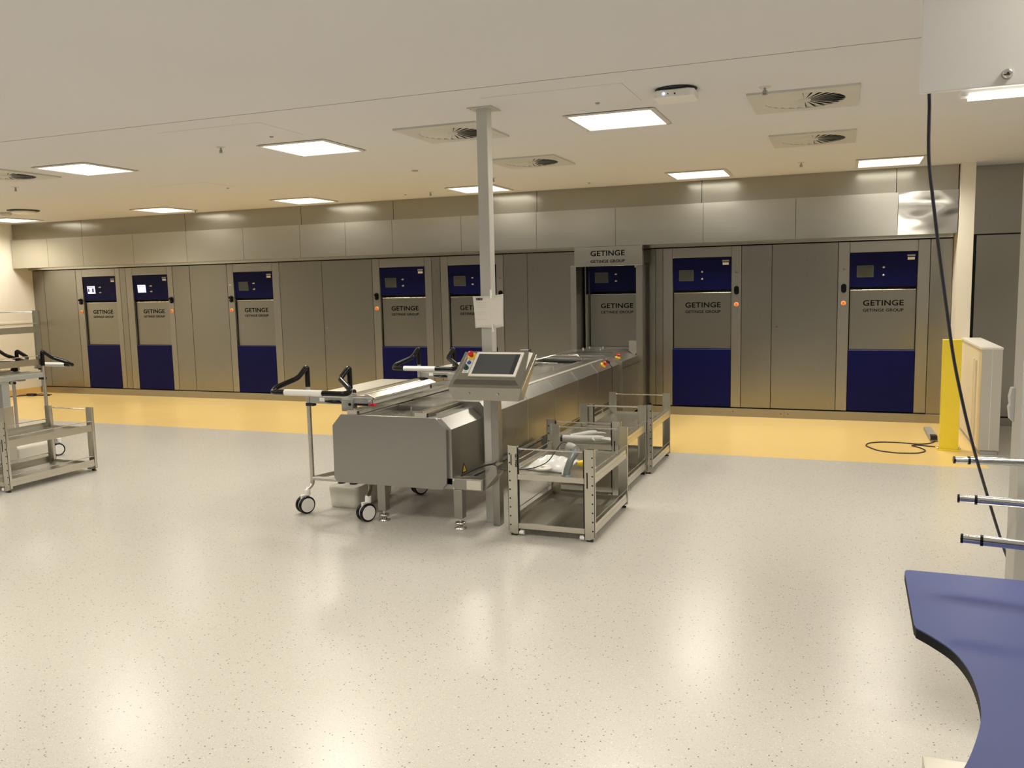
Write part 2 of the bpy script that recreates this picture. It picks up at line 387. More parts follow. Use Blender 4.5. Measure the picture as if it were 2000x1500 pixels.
W = [(-11.362, 'l', 'icons', 'leftmost blue and steel washer, its small display lit with two icons'),
     (-10.322, 'r', 'page', 'blue and steel washer whose lit display is plain white'),
     (-8.392, 'l', 'off', 'blue and steel washer standing alone, third from the left'),
     (-5.932, 'l', 'off', 'blue and steel washer behind the trolley handles, fourth from left'),
     (-4.898, 'r', 'off', 'blue and steel washer partly hidden by the post and paper'),
     (-1.922, 'r', 'off', 'blue and steel washer second from right, beside the grey racks'),
     (.052, 'l', 'off', 'rightmost blue and steel washer, nearest the yellow post')]
EDGE = [(-11.497, -10.583), (-10.457, -9.533), (-8.507, -7.583), (-6.047, -5.143), (-5.007, -4.113), (-2.037, -1.123), (-.067, .857)]
for (x, sd, dp, lb), (ea, eb) in zip(W, EDGE):
    make_washer('washer', lb, sd, dp, x-ea, eb-x-HW).location = (x, YB, 0)
# the machine fed by the conveyor: recessed front, side cheeks, overhead sign
w6 = make_washer('washer', 'blue and steel machine at the conveyor end under the overhead sign', 'recess', 'off')
w6.location = (-3.0, YB+.12, 0)
f = MB(); y0 = 9.93
f.box(-.115, -.045, -.40, .0, .10, 1.82, 0); f.box(HW+.01, HW+.085, -.40, 0, .10, 1.82, 0)
f.obj('side_cheek', M['stile'], w6, bevel=.002)
f = MB(); f.box(-.045, -.03, -.05, .05, .5, 1.88, 0); f.box(-.014, -.004, -.12, .0, .5, 1.88, 1); f.obj('door_guide', [M['dark'], M['chrome']], w6)
f = MB(); f.box(-.038, HW+.10, -.485, -.40, 1.806, 2.036, 0)
so = f.obj('sign_board', M['soffit'], w6, bevel=.003)
lettering([('GETINGE', .165, .58, 1.925, 1.99), ('GETINGE GROUP', .165, .58, 1.845, 1.88)], Matrix.Translation((0, -.4865, 0))).obj('lettering', M['letter'], so)

# ------------------------------------------------------------------ ceiling fixtures
def lamp_fixture(name='ceiling_light'):
    t = thing(name, '', 'ceiling light')
    f = MB()
    for a in range(4):
        mx = Matrix.Rotation(a*PI/2, 4, 'Z')
        f.prism([(-.315, -.005), (-.285, -.012), (-.285, .0)], -.315, .315, 'x', 0, mx)
    f.obj('frame', M['vent'], t)
    B(-.287, .287, -.287, .287, -.006, -.001).obj('diffuser', M['lamp'], t)
    return t
fix0 = lamp_fixture(); used = False
lamp_data = bpy.data.lights.new('panel_light', 'AREA'); lamp_data.shape = 'SQUARE'; lamp_data.size = .56
lamp_data.energy = LAMP_W; lamp_data.color = LAMP_COL; lamp_data.spread = LAMP_SPREAD
names1 = {-8.95: None, -6.47: 'square ceiling light panel at left in the nearer row', -4.03: 'square ceiling light panel left of the post in the nearer row',
          -1.5: 'square ceiling light panel right of the post beside the smoke detector', 1.0: None}
names2 = ['ceiling light panel at the far left edge, above the cream wall', 'leftmost complete ceiling light panel of the far row', 'ceiling light panel third from left in the far row',
          'ceiling light panel of the far row crossed by the post', 'ceiling light panel of the far row above the sign board side', 'ceiling light panel at far right with plain white end cap by the pillar']
def place_lamp(x, y, label):
    global used
    ld = bpy.data.objects.new('panel_light', lamp_data); C.objects.link(ld); ld.location = (x, y, CH-.014)
    if label is None:
        f_ = dup(fix0); f_['label'] = 'square ceiling light panel outside the picture'
    elif not used: f_ = fix0; used = True
    else: f_ = dup(fix0)
    if label: f_['label'] = label
    f_['group'] = 'square ceiling light panels'; f_.location = (x, y, CH)
for x in (-6.47, -4.03, -1.5): place_lamp(x, 5.99, names1[x])
for x, n in zip(ROW2, names2): place_lamp(x, 9.38, n)
# fixtures above and behind the camera light the room
for y in (2.6, -.8):
    for x in (-8.95, -6.47, -4.03, -1.5, 1.0, 3.3): place_lamp(x, y, None)
for x in (-8.95, -11.5, 1.0, 3.3): place_lamp(x, 5.99, None)

def vent():
    t = thing('ceiling_vent', '', 'ceiling vent')
    p = MB(); n = 32
    # square plate with round opening
    ring = [(.245*math.cos(2*PI*k/n), .245*math.sin(2*PI*k/n)) for k in range(n)]
    sq = []
    for k in range(n):
        c, s_ = math.cos(2*PI*k/n), math.sin(2*PI*k/n); m_ = max(abs(c), abs(s_)); sq.append((.325*c/m_, .325*s_/m_))
    vv = [(x, y, -.013) for x, y in ring]+[(x, y, -.013) for x, y in sq]+[(x, y, 0) for x, y in sq]+[(x, y, .0) for x, y in ring]
    fs = []
    for k in range(n):
        j = (k+1) % n; fs += [(k, j, n+j, n+k), (n+k, n+j, 2*n+j, 2*n+k), (k, 3*n+k, 3*n+j, j)]
    p.add(vv, fs); p.obj('plate', M['vent'], t)
    B(-.25, .25, -.25, .25, -.0012, -.0004).obj('duct', M['dark'], t)
    b = MB(); nb = 26
    for k in range(nb):
        a = 2*PI*k/nb; mx = Matrix.Rotation(a, 4, 'Z') @ Matrix.Rotation(math.radians(11), 4, 'X')
        b.add([(.035, -.004, 0), (.2455, -.028, 0), (.2455, .026, 0), (.035, .004, 0), (.035, -.004, -.001), (.2455, -.028, -.001), (.2455, .026, -.001), (.035, .004, -.001)],
              [(0, 1, 2, 3), (4, 7, 6, 5), (0, 4, 5, 1), (1, 5, 6, 2), (2, 6, 7, 3), (3, 7, 4, 0)], 0, False, Matrix.Translation((0, 0, -.0065)) @ mx)
    b.lathe([(0, -.014), (.036, -.014), (.04, -.006)], 20)
    b.obj('swirl_blades', M['vent'], t)
    return t
v0 = vent()
vl = [(-.263, 5.885, 'square swirl vent at right, nearer of the two beside the sprinkler'), (-.262, 7.53, 'square swirl vent at right, farther of the two'),
      (-2.735, 5.89, 'square swirl vent directly left of the post top'), (-2.73, 7.60, 'square swirl vent right of the post, behind the nearer one'),
      (-7.40, 5.93, 'square swirl vent at the left edge of the photo')]
for i, (x, y, l) in enumerate(vl):
    o = v0 if i == 0 else dup(v0); o.location = (x, y, CH); o['label'] = l; o['group'] = 'swirl ceiling vents'
def sprinkler():
    t = thing('sprinkler_head', '', 'sprinkler')
    MB().lathe([(0, -.006), (.03, -.006), (.038, 0)], 18).obj('escutcheon', M['vent'], t)
    b = MB(); b.cyl((0, 0, -.022), 'z', .007, .034, 10); b.lathe([(.0, -.046), (.016, -.046), (.016, -.044), (0, -.044)], 14)
    b.tube([(-.010, 0, -.02), (-.013, 0, -.034), (-.004, 0, -.045)], .0025, 6); b.tube([(.010, 0, -.02), (.013, 0, -.034), (.004, 0, -.045)], .0025, 6)
    b.obj('nozzle', M['bracket'], t); return t
s0 = sprinkler()
for i, (x, y, l) in enumerate([(-4.635, 5.617, 'sprinkler head left of the large light panel'), (-.466, 5.418, 'sprinkler head beside the nearer right swirl vent'),
      (-4.666, 9.375, 'small sprinkler head left of the light crossed by the post'), (-.421, 8.99, 'small sprinkler head between the two right far light panels'),
      (-8.133, 6.606, 'sprinkler head below the vent at the left edge'), (-3.495, 8.513, 'sprinkler head just right of the post'), (-8.42, 9.60, 'sprinkler head touching the leftmost complete far light panel')]):
    o = s0 if i == 0 else dup(s0); o.location = (x, y, CH); o['label'] = l; o['group'] = 'sprinkler heads'
d0 = MB().lathe([(0, -.010), (.010, -.010), (.014, -.006), (.016, 0)], 16).obj('ceiling_sensor', M['bracket'])
for i, (x, y, r, l) in enumerate([(-3.996, 5.413, 1, 'small grey ceiling sensor dot left of the large light panel'), (-1.485, 5.388, 1, 'small grey ceiling sensor dot before the light right of the post'),
      (-3.949, 7.602, 2.2, 'larger round ceiling sensor left of the post'), (-6.379, 7.809, 1, 'tiny ceiling sensor dot in the left half of the ceiling'),
      (-5.054, 9.462, 1, 'tiny ceiling sensor dot near the far wall left of the post'), (-2.723, 9.503, 1, 'tiny ceiling sensor dot near the far wall right of the post')]):
    o = d0 if i == 0 else dup(d0); o.location = (x, y, CH); o.scale = (r, r, 1); tag(o, l, 'sensor', 'small round ceiling sensors')
t = thing('access_point', 'white wireless unit with small blue light hanging below the ceiling at right', 'wireless unit', (-.96, 5.24, CH))
m = MB(); rr = [(-.115+.02, -.10), (.115-.02, -.10), (.12, -.075), (.12, .075), (.10, .10), (-.10, .10), (-.12, .075), (-.12, -.075)]
m.prism([(x*1.0, y) for x, y in rr], -.062, -.018, 'z'); m.prism([(x*.8, y*.8) for x, y in rr], -.018, -.010, 'z')
m.obj('housing', M['white'], t, bevel=.008)
MB().lathe([(0, -.0105), (.11, -.0105), (.125, -.001), (0, -.001)], 24).obj('mount', M['blackm'], t)
MB().cyl((-.055, -.098, -.040), 'y', .006, .012, 10).obj('status_light', mat('blue_status', (.5, .6, 1), emit=(.55, .65, 1), strength=6), t)
d = MB(); d.cyl((-.03, -.099, -.042), 'y', .0035, .01, 8); d.cyl((.01, -.099, -.044), 'y', .005, .01, 8); d.obj('port', M['blackm'], t)
t = thing('access_point', 'dark edged ceiling unit at the far left above the light panel', 'wireless unit', (-10.27, 8.43, CH))
MB().lathe([(0, -.012), (.19, -.012), (.20, -.002), (0, -.002)], 24).obj('mount', M['blackm'], t)
MB().lathe([(0, -.05), (.10, -.05), (.15, -.035), (.155, -.012), (0, -.012)], 24).obj('housing', M['white'], t)
t = thing('access_point', 'small grey ceiling unit cut off by the left photo edge', 'wireless unit', (-10.75, 8.55, CH))
MB().lathe([(0, -.045), (.05, -.045), (.07, -.03), (.08, -.002), (0, -.002)], 20).obj('housing', M['vent'], t)

# ------------------------------------------------------------------ conveyor
cv = thing('loading_conveyor', 'long brushed steel conveyor running from the washer to the middle of the floor', 'conveyor', (-2.845, 4.95, 0))
def cvx(m, name, mats, parent=None, bevel=0):
    for i, v in enumerate(m.v): m.v[i] = (v[0]+2.845, v[1]-4.95, v[2])
    return m.obj(name, mats, parent or cv, bevel=bevel)
def trough(xl, xr, zb, zt, ch, tl, tr, td, rad=.045):
    return [(xl, zb), (xl, zt-ch), (xl+ch*.85, zt), (tl, zt), (tl, zt-td), (tr, zt-td), (tr, zt), (xr-ch*.85, zt), (xr, zt-ch), (xr, zb)]
m = MB(); m.prism([(-3.25, .30), (-3.25, .665), (-3.185, .742), (-3.06, .742), (-3.06, .70), (-2.66, .70), (-2.66, .742), (-2.455, .742), (-2.382, .67), (-2.382, .30)], 4.975, 5.50, 'y', 0)
cvx(m, 'end_section', M['box'], bevel=.003)
m = MB(); pf = [(-3.205, .747), (-3.275, .668), (-3.278, .315)]
for k in range(5): a = PI+PI/2*k/4; pf.append((-3.235+.045*math.cos(a)*1.0, .315+.045*math.sin(a)))
pf += [(-2.455, .268), (-2.412, .312), (-2.408, .667), (-2.484, .747)]
m.prism(pf, 4.95, 4.975, 'y', 0); cvx(m, 'end_plate', M['box'], bevel=.002)
m = MB(); prof = trough(-3.34, -2.33, .34, .782, .085, -3.12, -2.60, .05)
ys = [5.50, 6.28, 6.98, 7.67, 8.37, 8.94]
for a, b in zip(ys[:-1], ys[1:]): m.prism(prof, a, b-.001, 'y', 0)
ep = [(-2.329, .34), (-2.329, .697), (-2.402, .783), (-2.58, .783)]
bo = cvx(m, 'body', M['box'])
m = MB()
for y in ys[1:-1]:
    m.prism([(-2.331, .34), (-2.327, .34), (-2.327, .698), (-2.401, .785), (-2.405, .781), (-2.331, .696)], y-.004, y+.004, 'y', 0)
cvx(m, 'joint_highlight', M['rail'], bo)  # brighter steel strips stand in for edge highlights at the body seams
m = MB(); m.box(-3.34, -2.36, 8.945, 8.975, .36, .76); cvx(m, 'gap', M['dark'])
m = MB(); m.box(-2.455, -2.408, 5.9, 8.9, .783, .787); cvx(m, 'ridge_glint_strip', M['deck'])  # pale strip added to imitate the lamp reflection along the ridge
m = MB(); m.prism([(-3.12, .10), (-3.12, .80), (-2.50, .80), (-2.285, .735), (-2.275, .10)], 9.21, 10.22, 'y', 0)
m.prism([(-3.34, .30), (-3.34, .70), (-3.26, .785), (-2.41, .785), (-2.33, .70), (-2.33, .30)], 8.98, 9.205, 'y', 0)
m.box(-2.276, -2.272, 9.21, 10.22, .655, .662, 1); m.box(-3.0, -2.36, 10.22, 10.40, .78, .81, 0)
cvx(m, 'washer_dock', [M['box'], M['dark']], bevel=.002)
m = MB(); m.box(-3.0, -2.50, 9.60, 9.615, .8, .803, 0)
m.add([(-3.10, 9.25, .8035), (-3.08, 9.25, .8035), (-2.44, 10.2, .8035), (-2.46, 10.2, .8035)], [(0, 1, 2, 3)])
cvx(m, 'floor_joint', M['dark'])
for i, (x, y) in enumerate(((-2.95, 9.95), (-2.93, 10.15), (-2.74, 9.98), (-2.76, 10.16))):
    cvx(MB().cyl((x, y, .815), 'z', .014, .03, 14), 'guide_stud', M['chrome'])
m = MB(); m.prism([(-2.40, .91), (-2.30, .91), (-2.285, .90), (-2.285, .80), (-2.33, .735), (-2.40, .79)], 10.02, 10.10, 'y', 0); cvx(m, 'guide_bracket', M['tube'], bevel=.002)
# trays and rails on top
m = MB(); m.box(-3.055, -2.665, 4.985, 5.49, .700, .705); m.box(-3.11, -2.61, 5.51, 8.9, .732, .738); cvx(m, 'tray', M['tray'])
for (xa, xb, name) in ((-3.16, -3.085, 'left_rail'), (-2.64, -2.555, 'right_rail')):
    m = MB(); m.box(xa, xa+.012, 4.97, 8.7, .742, .775); m.box(xa, xb, 4.97, 8.7, .768, .776); m.box(xb-.028, xb-.020, 4.97, 8.7, .745, .786); m.box(xb-.006, xb, 5.0, 8.7, .745, .770)
    if name == 'right_rail': m.box(xb+.02, xb+.032, 5.05, 8.7, .742, .758)
    m.box(xa, xb, 4.962, 4.97, .744, .776)
    for y in (5.6, 6.4): m.cyl(((xa+xb)/2, y, .778), 'z', .006, .004, 8)
    cvx(m, name, M['rail'])
m = MB(); m.box(-3.08, -2.65, 5.78, 5.79, .705, .765); cvx(m, 'tray_end_stop', M['rail'])
cvx(MB().cyl((-2.70, 5.03, .772), 'z', .0055, .06, 8), 'stop_pin', M['tube'])
m = MB(); m.tube([(-3.10, 8.3, .80), (-3.02, 9.0, .815), (-2.75, 9.05, .815), (-2.62, 8.75, .80)], .008, 8); m.tube([(-3.05, 7.7, .80), (-3.0, 8.2, .81), (-2.72, 8.25, .80)], .006, 8)
cvx(m, 'transfer_arm', M['chrome'])
m = MB(); m.box(-3.34, -3.24, 8.80, 8.90, .78, .89); cvx(m, 'sensor_box', M['stile'], bevel=.002)
m = MB(); m.box(-3.235, -3.20, 8.83, 8.86, .84, .86); cvx(m, 'sensor_clip', M['red'])
m = MB(); m.cyl((-2.60, 7.75, .80), 'z', .006, .04, 8); cvx(m, 'stop_pin', M['tube'])
def estop(parent, loc, nrm, cvspace=True, s=1.0):
    q = Vector(nrm).to_track_quat('Z', 'Y').to_matrix().to_4x4(); mx = Matrix.Translation(loc) @ q @ Matrix.Scale(s, 4)
    a = MB().lathe([(0, 0), (.034, 0), (.034, .004), (.022, .006), (.020, .018), (0, .018)], 24, 0, mx)
    b = MB().lathe([(0, .018), (.013, .018), (.013, .028), (.024, .031), (.025, .040), (.019, .047), (0, .049)], 24, 0, mx)
    if cvspace: ao = cvx(a, 'emergency_stop', M['yellow_p']); cvx(b, 'knob', M['red'], ao)
    else: ao = a.obj('emergency_stop', M['yellow_p'], parent); b.obj('knob', M['red'], ao)
estop(cv, (-2.365, 8.70, .742), (.75, -.1, .66)); 
estop(cv, (-2.37, 9.36, .765), (.3, -.1, .95), s=.95)
cvx(MB().cyl((-2.355, 8.80, .765), (.75, 0, .66), .016, .05, 14), 'reset_button', M['blackm'])
# legs with levelling feet
for x, y, zt in ((-2.94, 5.03, .30), (-2.345, 5.0, .27), (-3.25, 7.0, .34), (-2.43, 7.0, .34), (-3.25, 8.8, .34), (-2.43, 8.8, .34)):
    m = MB(); m.box(x-.031, x+.031, y-.031, y+.031, .075, zt); lg = cvx(m, 'leg', M['stile'], bevel=.003)
    f_ = MB(); f_.cyl((x, y, .055), 'z', .010, .05, 10); f_.lathe([(0, 0), (.040, 0), (.042, .006), (.020, .014), (.014, .028), (0, .030)], 20, 0, Matrix.Translation((x, y, 0)))
    f_.lathe([(.012, .034), (.034, .034), (.034, .046), (.012, .046)], 20, 0, Matrix.Translation((x, y, 0)))
    cvx(f_, 'levelling_foot', M['chrome'], lg)
# cable duct from the end section to the post, with small bolts
m = MB(); m.box(-2.50, -2.26, 4.975, 5.07, .270, .345); m.box(-2.285, -2.165, 4.968, 5.07, .272, .348)
m.prism([(-2.165, .272), (-2.165, .348), (-2.115, .44), (-2.075, .44), (-2.075, .38)], 5.0, 5.12, 'y')
cvx(m, 'cable_duct', M['stile'], bevel=.003)
m = MB(); m.box(-2.276, -2.174, 4.962, 4.968, .280, .340); cvx(m, 'duct_cover', M['rail'], bevel=.002)
m = MB()
for x, z in ((-2.45, .275), (-2.45, .295), (-2.37, .335), (-2.37, .28)): m.cyl((x, 4.970, z), 'y', .006, .012, 8)
cvx(m, 'bolt', M['chrome'])
m = MB(); m.add([(-2.380, 5.12, .345), (-2.380, 5.20, .345), (-2.380, 5.16, .415)], [(0, 1, 2)])
m.add([(-2.3795, 5.135, .353), (-2.3795, 5.185, .353), (-2.3795, 5.16, .398)], [(0, 1, 2)], 1); m.add([(-2.379, 5.156, .36), (-2.379, 5.164, .36), (-2.379, 5.16, .385)], [(0, 1, 2)], 0)
cvx(m, 'warning_label', [M['blackm'], M['yellow_p']])
# conduit under the right side
m = MB(); m.tube([(-2.40, 5.1, .285), (-2.30, 5.3, .33), (-2.29, 6.5, .34)], .012, 8, bend=.05); m.tube([(-2.33, 5.0, .36), (-2.24, 5.15, .40), (-2.13, 5.12, .43)], .006, 6, bend=.05)
cvx(m, 'conduit', M['blackm'])

# ------------------------------------------------------------------ service post
po = thing('service_post', 'square steel post rising from the floor to the ceiling behind the control console', 'post', (-2.2, 5.23, 0))
B(-.04, .035, -.04, .04, .0, CH-.004).obj('column', M['post'], po, bevel=.003)
m = MB(); m.box(-.085, .085, -.085, .085, CH-.006, CH-.0005); m.cyl((-.065, -.065, CH-.008), 'z', .006, .008, 8); m.cyl((.065, -.065, CH-.008), 'z', .006, .008, 8)
m.obj('ceiling_flange', M['post'], po)
B(.038, .088, -.10, -.03, .0, .90).obj('side_channel', M['stile'], po, bevel=.003)
MB().tube([(-.042, -.045, .30), (0, -.052, .29), (.037, -.045, .30), (.040, -.02, .302)], .003, 6).obj('cable_tie', M['blackm'], po)

# ------------------------------------------------------------------ console
co = thing('control_console', 'sloping steel control console with touch screen mounted on the post', 'control panel', (-2.12, 5.05, .87))
def K(x, y, z): return (x+2.12, y-5.05, z-.87)
m = MB()
A = [(-2.355, 4.965, .872), (-1.905, 4.965, .872)]; Bf = [(-2.383, 4.95, .955), (-1.878, 4.95, .955)]; T = [(-2.345, 5.152, 1.167), (-1.845, 5.152, 1.167)]
Rr = [(-2.335, 5.187, 1.115), (-1.86, 5.187, 1.115)]; Bo = [(-2.345, 5.06, .872), (-1.90, 5.06, .872)]
vv = [K(*A[0]), K(*Bf[0]), K(*T[0]), K(*Rr[0]), K(*Bo[0]), K(*A[1]), K(*Bf[1]), K(*T[1]), K(*Rr[1]), K(*Bo[1])]
m.add(vv, [(0, 1, 2, 3, 4), (5, 9, 8, 7, 6), (0, 5, 6, 1), (2, 7, 8, 3), (3, 8, 9, 4), (4, 9, 5, 0), (1, 6, 7, 2)])
# slope frame: origin at front left corner, u to the right, v up the slope, n outwards
vdir = Vector((0, .202, .212)).normalized(); ndir = Vector((0, -.212, .202)).normalized(); SL = Vector((0, .202, .212)).length
SM = Matrix.Translation(K(-2.383, 4.95, .955)) @ Matrix(((1, vdir.x, ndir.x, 0), (0, vdir.y, ndir.y, 0), (0, vdir.z, ndir.z, 0), (0, 0, 0, 1)))
# raised centre with bevelled borders (coords u, v, n)
o1 = [(0, 0, -.022), (.505, 0, -.022), (.538, SL, -.022), (.038, SL, -.022)]; i1 = [(.050, .048, .022), (.462, .048, .022), (.500, SL-.012, .022), (.080, SL-.012, .022)]
m.add(o1+i1, [(4, 5, 6, 7), (0, 1, 5, 4), (1, 2, 6, 5), (2, 3, 7, 6), (3, 0, 4, 7)], 0, False, SM)
m.obj('housing', mat('console_steel', (.34, .33, .29), .26, 1.0), co)
sc_ = MB(); sk = .105   # screen: sheared a little so its sides follow the housing
def quad(m_, u0, u1, v0, v1, n0, n1, mi=0, sh=.075):
    vv = [(u+(v*sh), v, n) for n in (n0, n1) for v in (v0, v1) for u in (u0, u1)]
    m_.add(vv, [(0, 2, 3, 1), (4, 5, 7, 6), (0, 1, 5, 4), (2, 6, 7, 3), (0, 4, 6, 2), (1, 3, 7, 5)], mi, False, SM)
quad(sc_, .125, .450, .072, .268, .022, .032, 0); quad(sc_, .145, .434, .088, .252, .032, .0328, 1); quad(sc_, .404, .434, .088, .252, .0328, .0331, 2)
sc_.obj('touch_screen', [M['cap_top'], M['glassy'], mat('screen_side_bar', (.03, .035, .04), .15)], co)
bp = MB(); quad(bp, .070, .116, .100, .262, .022, .0235, 0); quad(bp, .078, .100, .108, .112, .0235, .0238, 1)
bpo = bp.obj('button_plate', [M['white'], M['bracket']], co)
mx = SM @ Matrix.Translation((.111, .238, .0235))
MB().lathe([(0, 0), (.030, 0), (.030, .003), (.018, .005), (0, .005)], 24, 0, mx).obj('emergency_stop', M['yellow_p'], co)
MB().lathe([(0, .005), (.012, .005), (.012, .020), (.019, .024), (.020, .034), (.014, .042), (0, .043)], 24, 0, mx).obj('knob', M['red'], bpo)
MB().lathe([(0, 0), (.014, 0), (.014, .010), (.010, .014), (0, .014)], 20, 0, SM @ Matrix.Translation((.107, .183, .0235))).obj('button', M['bluebtn'], bpo)
mx = SM @ Matrix.Translation((.099, .138, .0235)); k = MB(); k.lathe([(0, 0), (.017, 0), (.017, .012), (0, .012)], 20, 0, mx); k.box(-.005, .005, -.017, .017, .012, .024, 0, mx)
k.obj('selector_switch', M['green'], bpo)
m = MB()
for x in (-2.24, -2.04): m.cyl(K(x, 4.957, .915), 'y', .008, .014, 12)
m.obj('screw', M['bracket'], co)

# paper taped around the post
pm = MB(); NU, NV = 12, 8; vv = []
for j in range(NV+1):
    for i in range(NU+1):
        u, v = i/NU, j/NV; x = -2.285+.21*u+.012*(1-v)*(1-u)
        y = 5.168+(.03*max(0, u-.55)**1.2 if u > .55 else 0)+.006*math.sin(v*5+u*4)*abs(u-.4)-.02*max(0, u-.85)*math.sin(3*v)
        z = 1.325+.21*v+.012*(u > .6)*(u-.6)*2.5+(.004*math.sin(u*6) if j == 0 else 0); vv.append((x, y, z))
pm.add(vv, [(j*(NU+1)+i, j*(NU+1)+i+1, (j+1)*(NU+1)+i+1, (j+1)*(NU+1)+i) for j in range(NV) for i in range(NU)], 0, True)
pa = pm.obj('paper_notice', M['paper']); so_ = pa.modifiers.new('s', 'SOLIDIFY'); so_.thickness = .0008
tag(pa, 'white creased paper notice fixed around the steel post above the console', 'paper')
b = MB(); random.seed(3); x = -2.262
while x < -2.215:
    w_ = random.choice((.001, .002, .003)); b.box(x, x+w_, 5.1625, 5.1632, 1.508, 1.524); x += w_+random.choice((.001, .0015, .002))
b.obj('bar_mark', M['letter'], pa)
b = MB()
for z in (1.49, 1.475, 1.46, 1.43, 1.415, 1.38): b.box(-2.26, -2.19, 5.1625, 5.163, z, z+.0012)
b.obj('print_lines', paint('faint_print', (.5, .48, .45), .8), pa)
m = MB(); m.box(-2.160, -2.153, 5.155, 5.172, 1.52, 1.575); m.box(-2.150, -2.143, 5.155, 5.172, 1.30, 1.352)
m.obj('tape_strip', M['white'], pa)

# ------------------------------------------------------------------ trolleys
def caster(parent, x, y, a, ztop):
    """twin wheel caster standing at x,y; a = swivel angle"""
    mx = Matrix.Translation((x, y, 0)) @ Matrix.Rotation(a, 4, 'Z')
    h = MB(); h.cyl((0, .02, .150), 'z', .022, .04, 18, 0, mx); h.box(-.012, .012, -.03, .03, .075, .135, 0, mx)
    ho = h.obj('caster', M['white'], parent)
    for s_ in (-1, 1):
        wv = MB(); pr_ = [(.045, s_*.012), (.060, s_*.012), (.0635, s_*.018), (.0635, s_*.030), (.058, s_*.036), (.050, s_*.036)]
        n = 28; vv = [(p[1], p[0]*math.cos(2*PI*k/n), .0635+p[0]*math.sin(2*PI*k/n)) for p in pr_ for k in range(n)]
        fs = [(i*n+k, i*n+(k+1) % n, (i+1)*n+(k+1) % n, (i+1)*n+k) for i in range(len(pr_)-1) for k in range(n)]
        wv.add(vv, fs, 0, True, mx); wv.cyl((s_*.022, 0, .0635), 'x', .0505, .029, 28, 1, mx)
        wv.obj('wheel', [M['black'], M['white'] if True else 0], ho)
def trolley(label, ox, oy, flip=False, right_low=True):
    """footprint: x -.27..+.27, y 0..1.0 ; handle end at y=0 facing -y"""
    t = thing('loading_trolley', label, 'trolley', (ox, oy, 0), PI if flip else 0, 'steel loading trolleys with black handles')
    fr = MB(); r = .0165; ca_ = math.radians(-27)+(PI if flip else 0)
    fr.tube([(-.25, .0, .90), (-.25, 0, .25), (-.25, 0, .20), (-.275, -.045, .165), (-.275, -.045, .13)], r, 12, bend=.04)
    if right_low: fr.tube([(.10, 0, .90), (.10, 0, .86)], r, 12)
    if flip: fr.tube([(.18, 0, .80), (.18, 0, .245)], r, 12)
    fr.tube([(-.25, 0, .245), (.25, 0, .245)], .015, 12); fr.tube([(-.25, .0, .245), (-.10, .45, .245), (-.25, .88, .245)], .018, 12, bend=.1)
    fr.tube([(.22, .02, .245), (.25, -.03, .19), (.262, -.10, .165), (.262, -.10, .13)], r, 10, bend=.03)
    fr.tube([(.25, .02, .245), (.25, .80, .245)], .015, 10); fr.tube([(-.25, .88, .245), (.25, .80, .245)], .015, 10)
    fr.tube([(.25, .74, .245), (.262, .72, .17), (.262, .70, .13)], r, 10); fr.tube([(-.25, .86, .78), (-.25, .86, .2), (-.262, .72, .17), (-.262, .72, .13)], r, 10, bend=.03)
    fr.obj('frame', M['tube'], t)
    for x, y, a in ((-.275, -.065, ca_), (.262, -.12, ca_), (.262, .68, ca_-.15), (-.262, .70, ca_+.3)): caster(t, x, y, a, .2)
    # bed: cross bars, deck and long guide strips
    d = MB(); d.box(-.23, .27, -.015, .015, .795, .845, 0); d.box(-.27, .27, .90, .93, .795, .845, 0); d.box(-.26, -.235, .0, .93, .80, .845, 0)
    d.box(.235, .27, .0, .93, .80, .835, 0)
    d.cyl((.262, -.018, .825), 'y', .010, .01, 12, 1)
    do = d.obj('bed_frame', [M['bracket'], M['chrome']], t, bevel=.003)
    k = MB(); k.box(-.235, .06, .02, 1.02, .846, .856); k.obj('deck', M['deck'], t)
    k = MB(); k.prism([(.06, .846), (.06, .864), (.10, .871), (.13, .871), (.145, .858), (.20, .858), (.212, .868), (.232, .868), (.285, .845), (.285, .836)], .02, .98, 'y')
    for y in (.25, .6): k.cyl((.17, y, .868), 'z', .006, .006, 8)
    k.obj('guide_strip', M['rail'], t, bevel=.002)
    B(-.145, -.105, -.0175, -.014, .812, .838).obj('label_plate', M['white'], t)
    MB().tube([(-.09, -.03, .815), (-.03, -.035, .822), (.03, -.035, .820), (.04, -.03, .81), (-.02, -.035, .808), (-.09, -.03, .815)], .006, 8).obj('release_lever', M['black'], t)
    B(-.262, -.20, -.02, .02, .775, .797).obj('stop_block', M['blackm'], t)
    k = MB(); k.box(.045, .135, -.035, .03, .750, .838, 0); k.cyl((.115, -.038, .800), 'y', .010, .008, 12, 1); k.box(.14, .25, -.02, .01, .79, .806, 1)
    k.obj('post_bracket', [M['bracket'], M['black']], t, bevel=.004)
    B(.262, .30, -.022, .012, .79, .806).obj('latch_clip', M['red'], t)
    MB().cyl((.075, .06, .872), 'x', .022, .05, 18).obj('roller', M['black'], t)
    # posts and black handle with white grip
    k = MB(); k.tube([(-.25, 0, .86), (-.25, 0, .96)], .015, 12); k.tube([(.10, 0, .86), (.10, 0, .96)], .015, 12); k.obj('handle_post', M['tube'], t)
    z = 0
    pL = [(-.25, 0, .912), (-.25, 0, 1.06), (-.262, -.095, .985), (-.385, -.185, .925), (-.385, -.225, .900), (-.36, -.235, .900), (-.26, -.235, .900)]
    pR = [(.10, 0, .905), (.10, 0, 1.06), (.088, -.105, .985), (.205, -.185, .935), (.232, -.215, .91), (.20, -.235, .900), (.06, -.235, .900)]
    h = MB(); h.tube(pL[:-1]+pR[::-1][1:], .0185, 14, bend=.028); ho = h.obj('handle', M['black'], t)
    g = MB(); g.tube([(-.275, -.235, .900), (.03, -.235, .900)], .0215, 18); g.obj('grip', M['white'], ho)
    return t
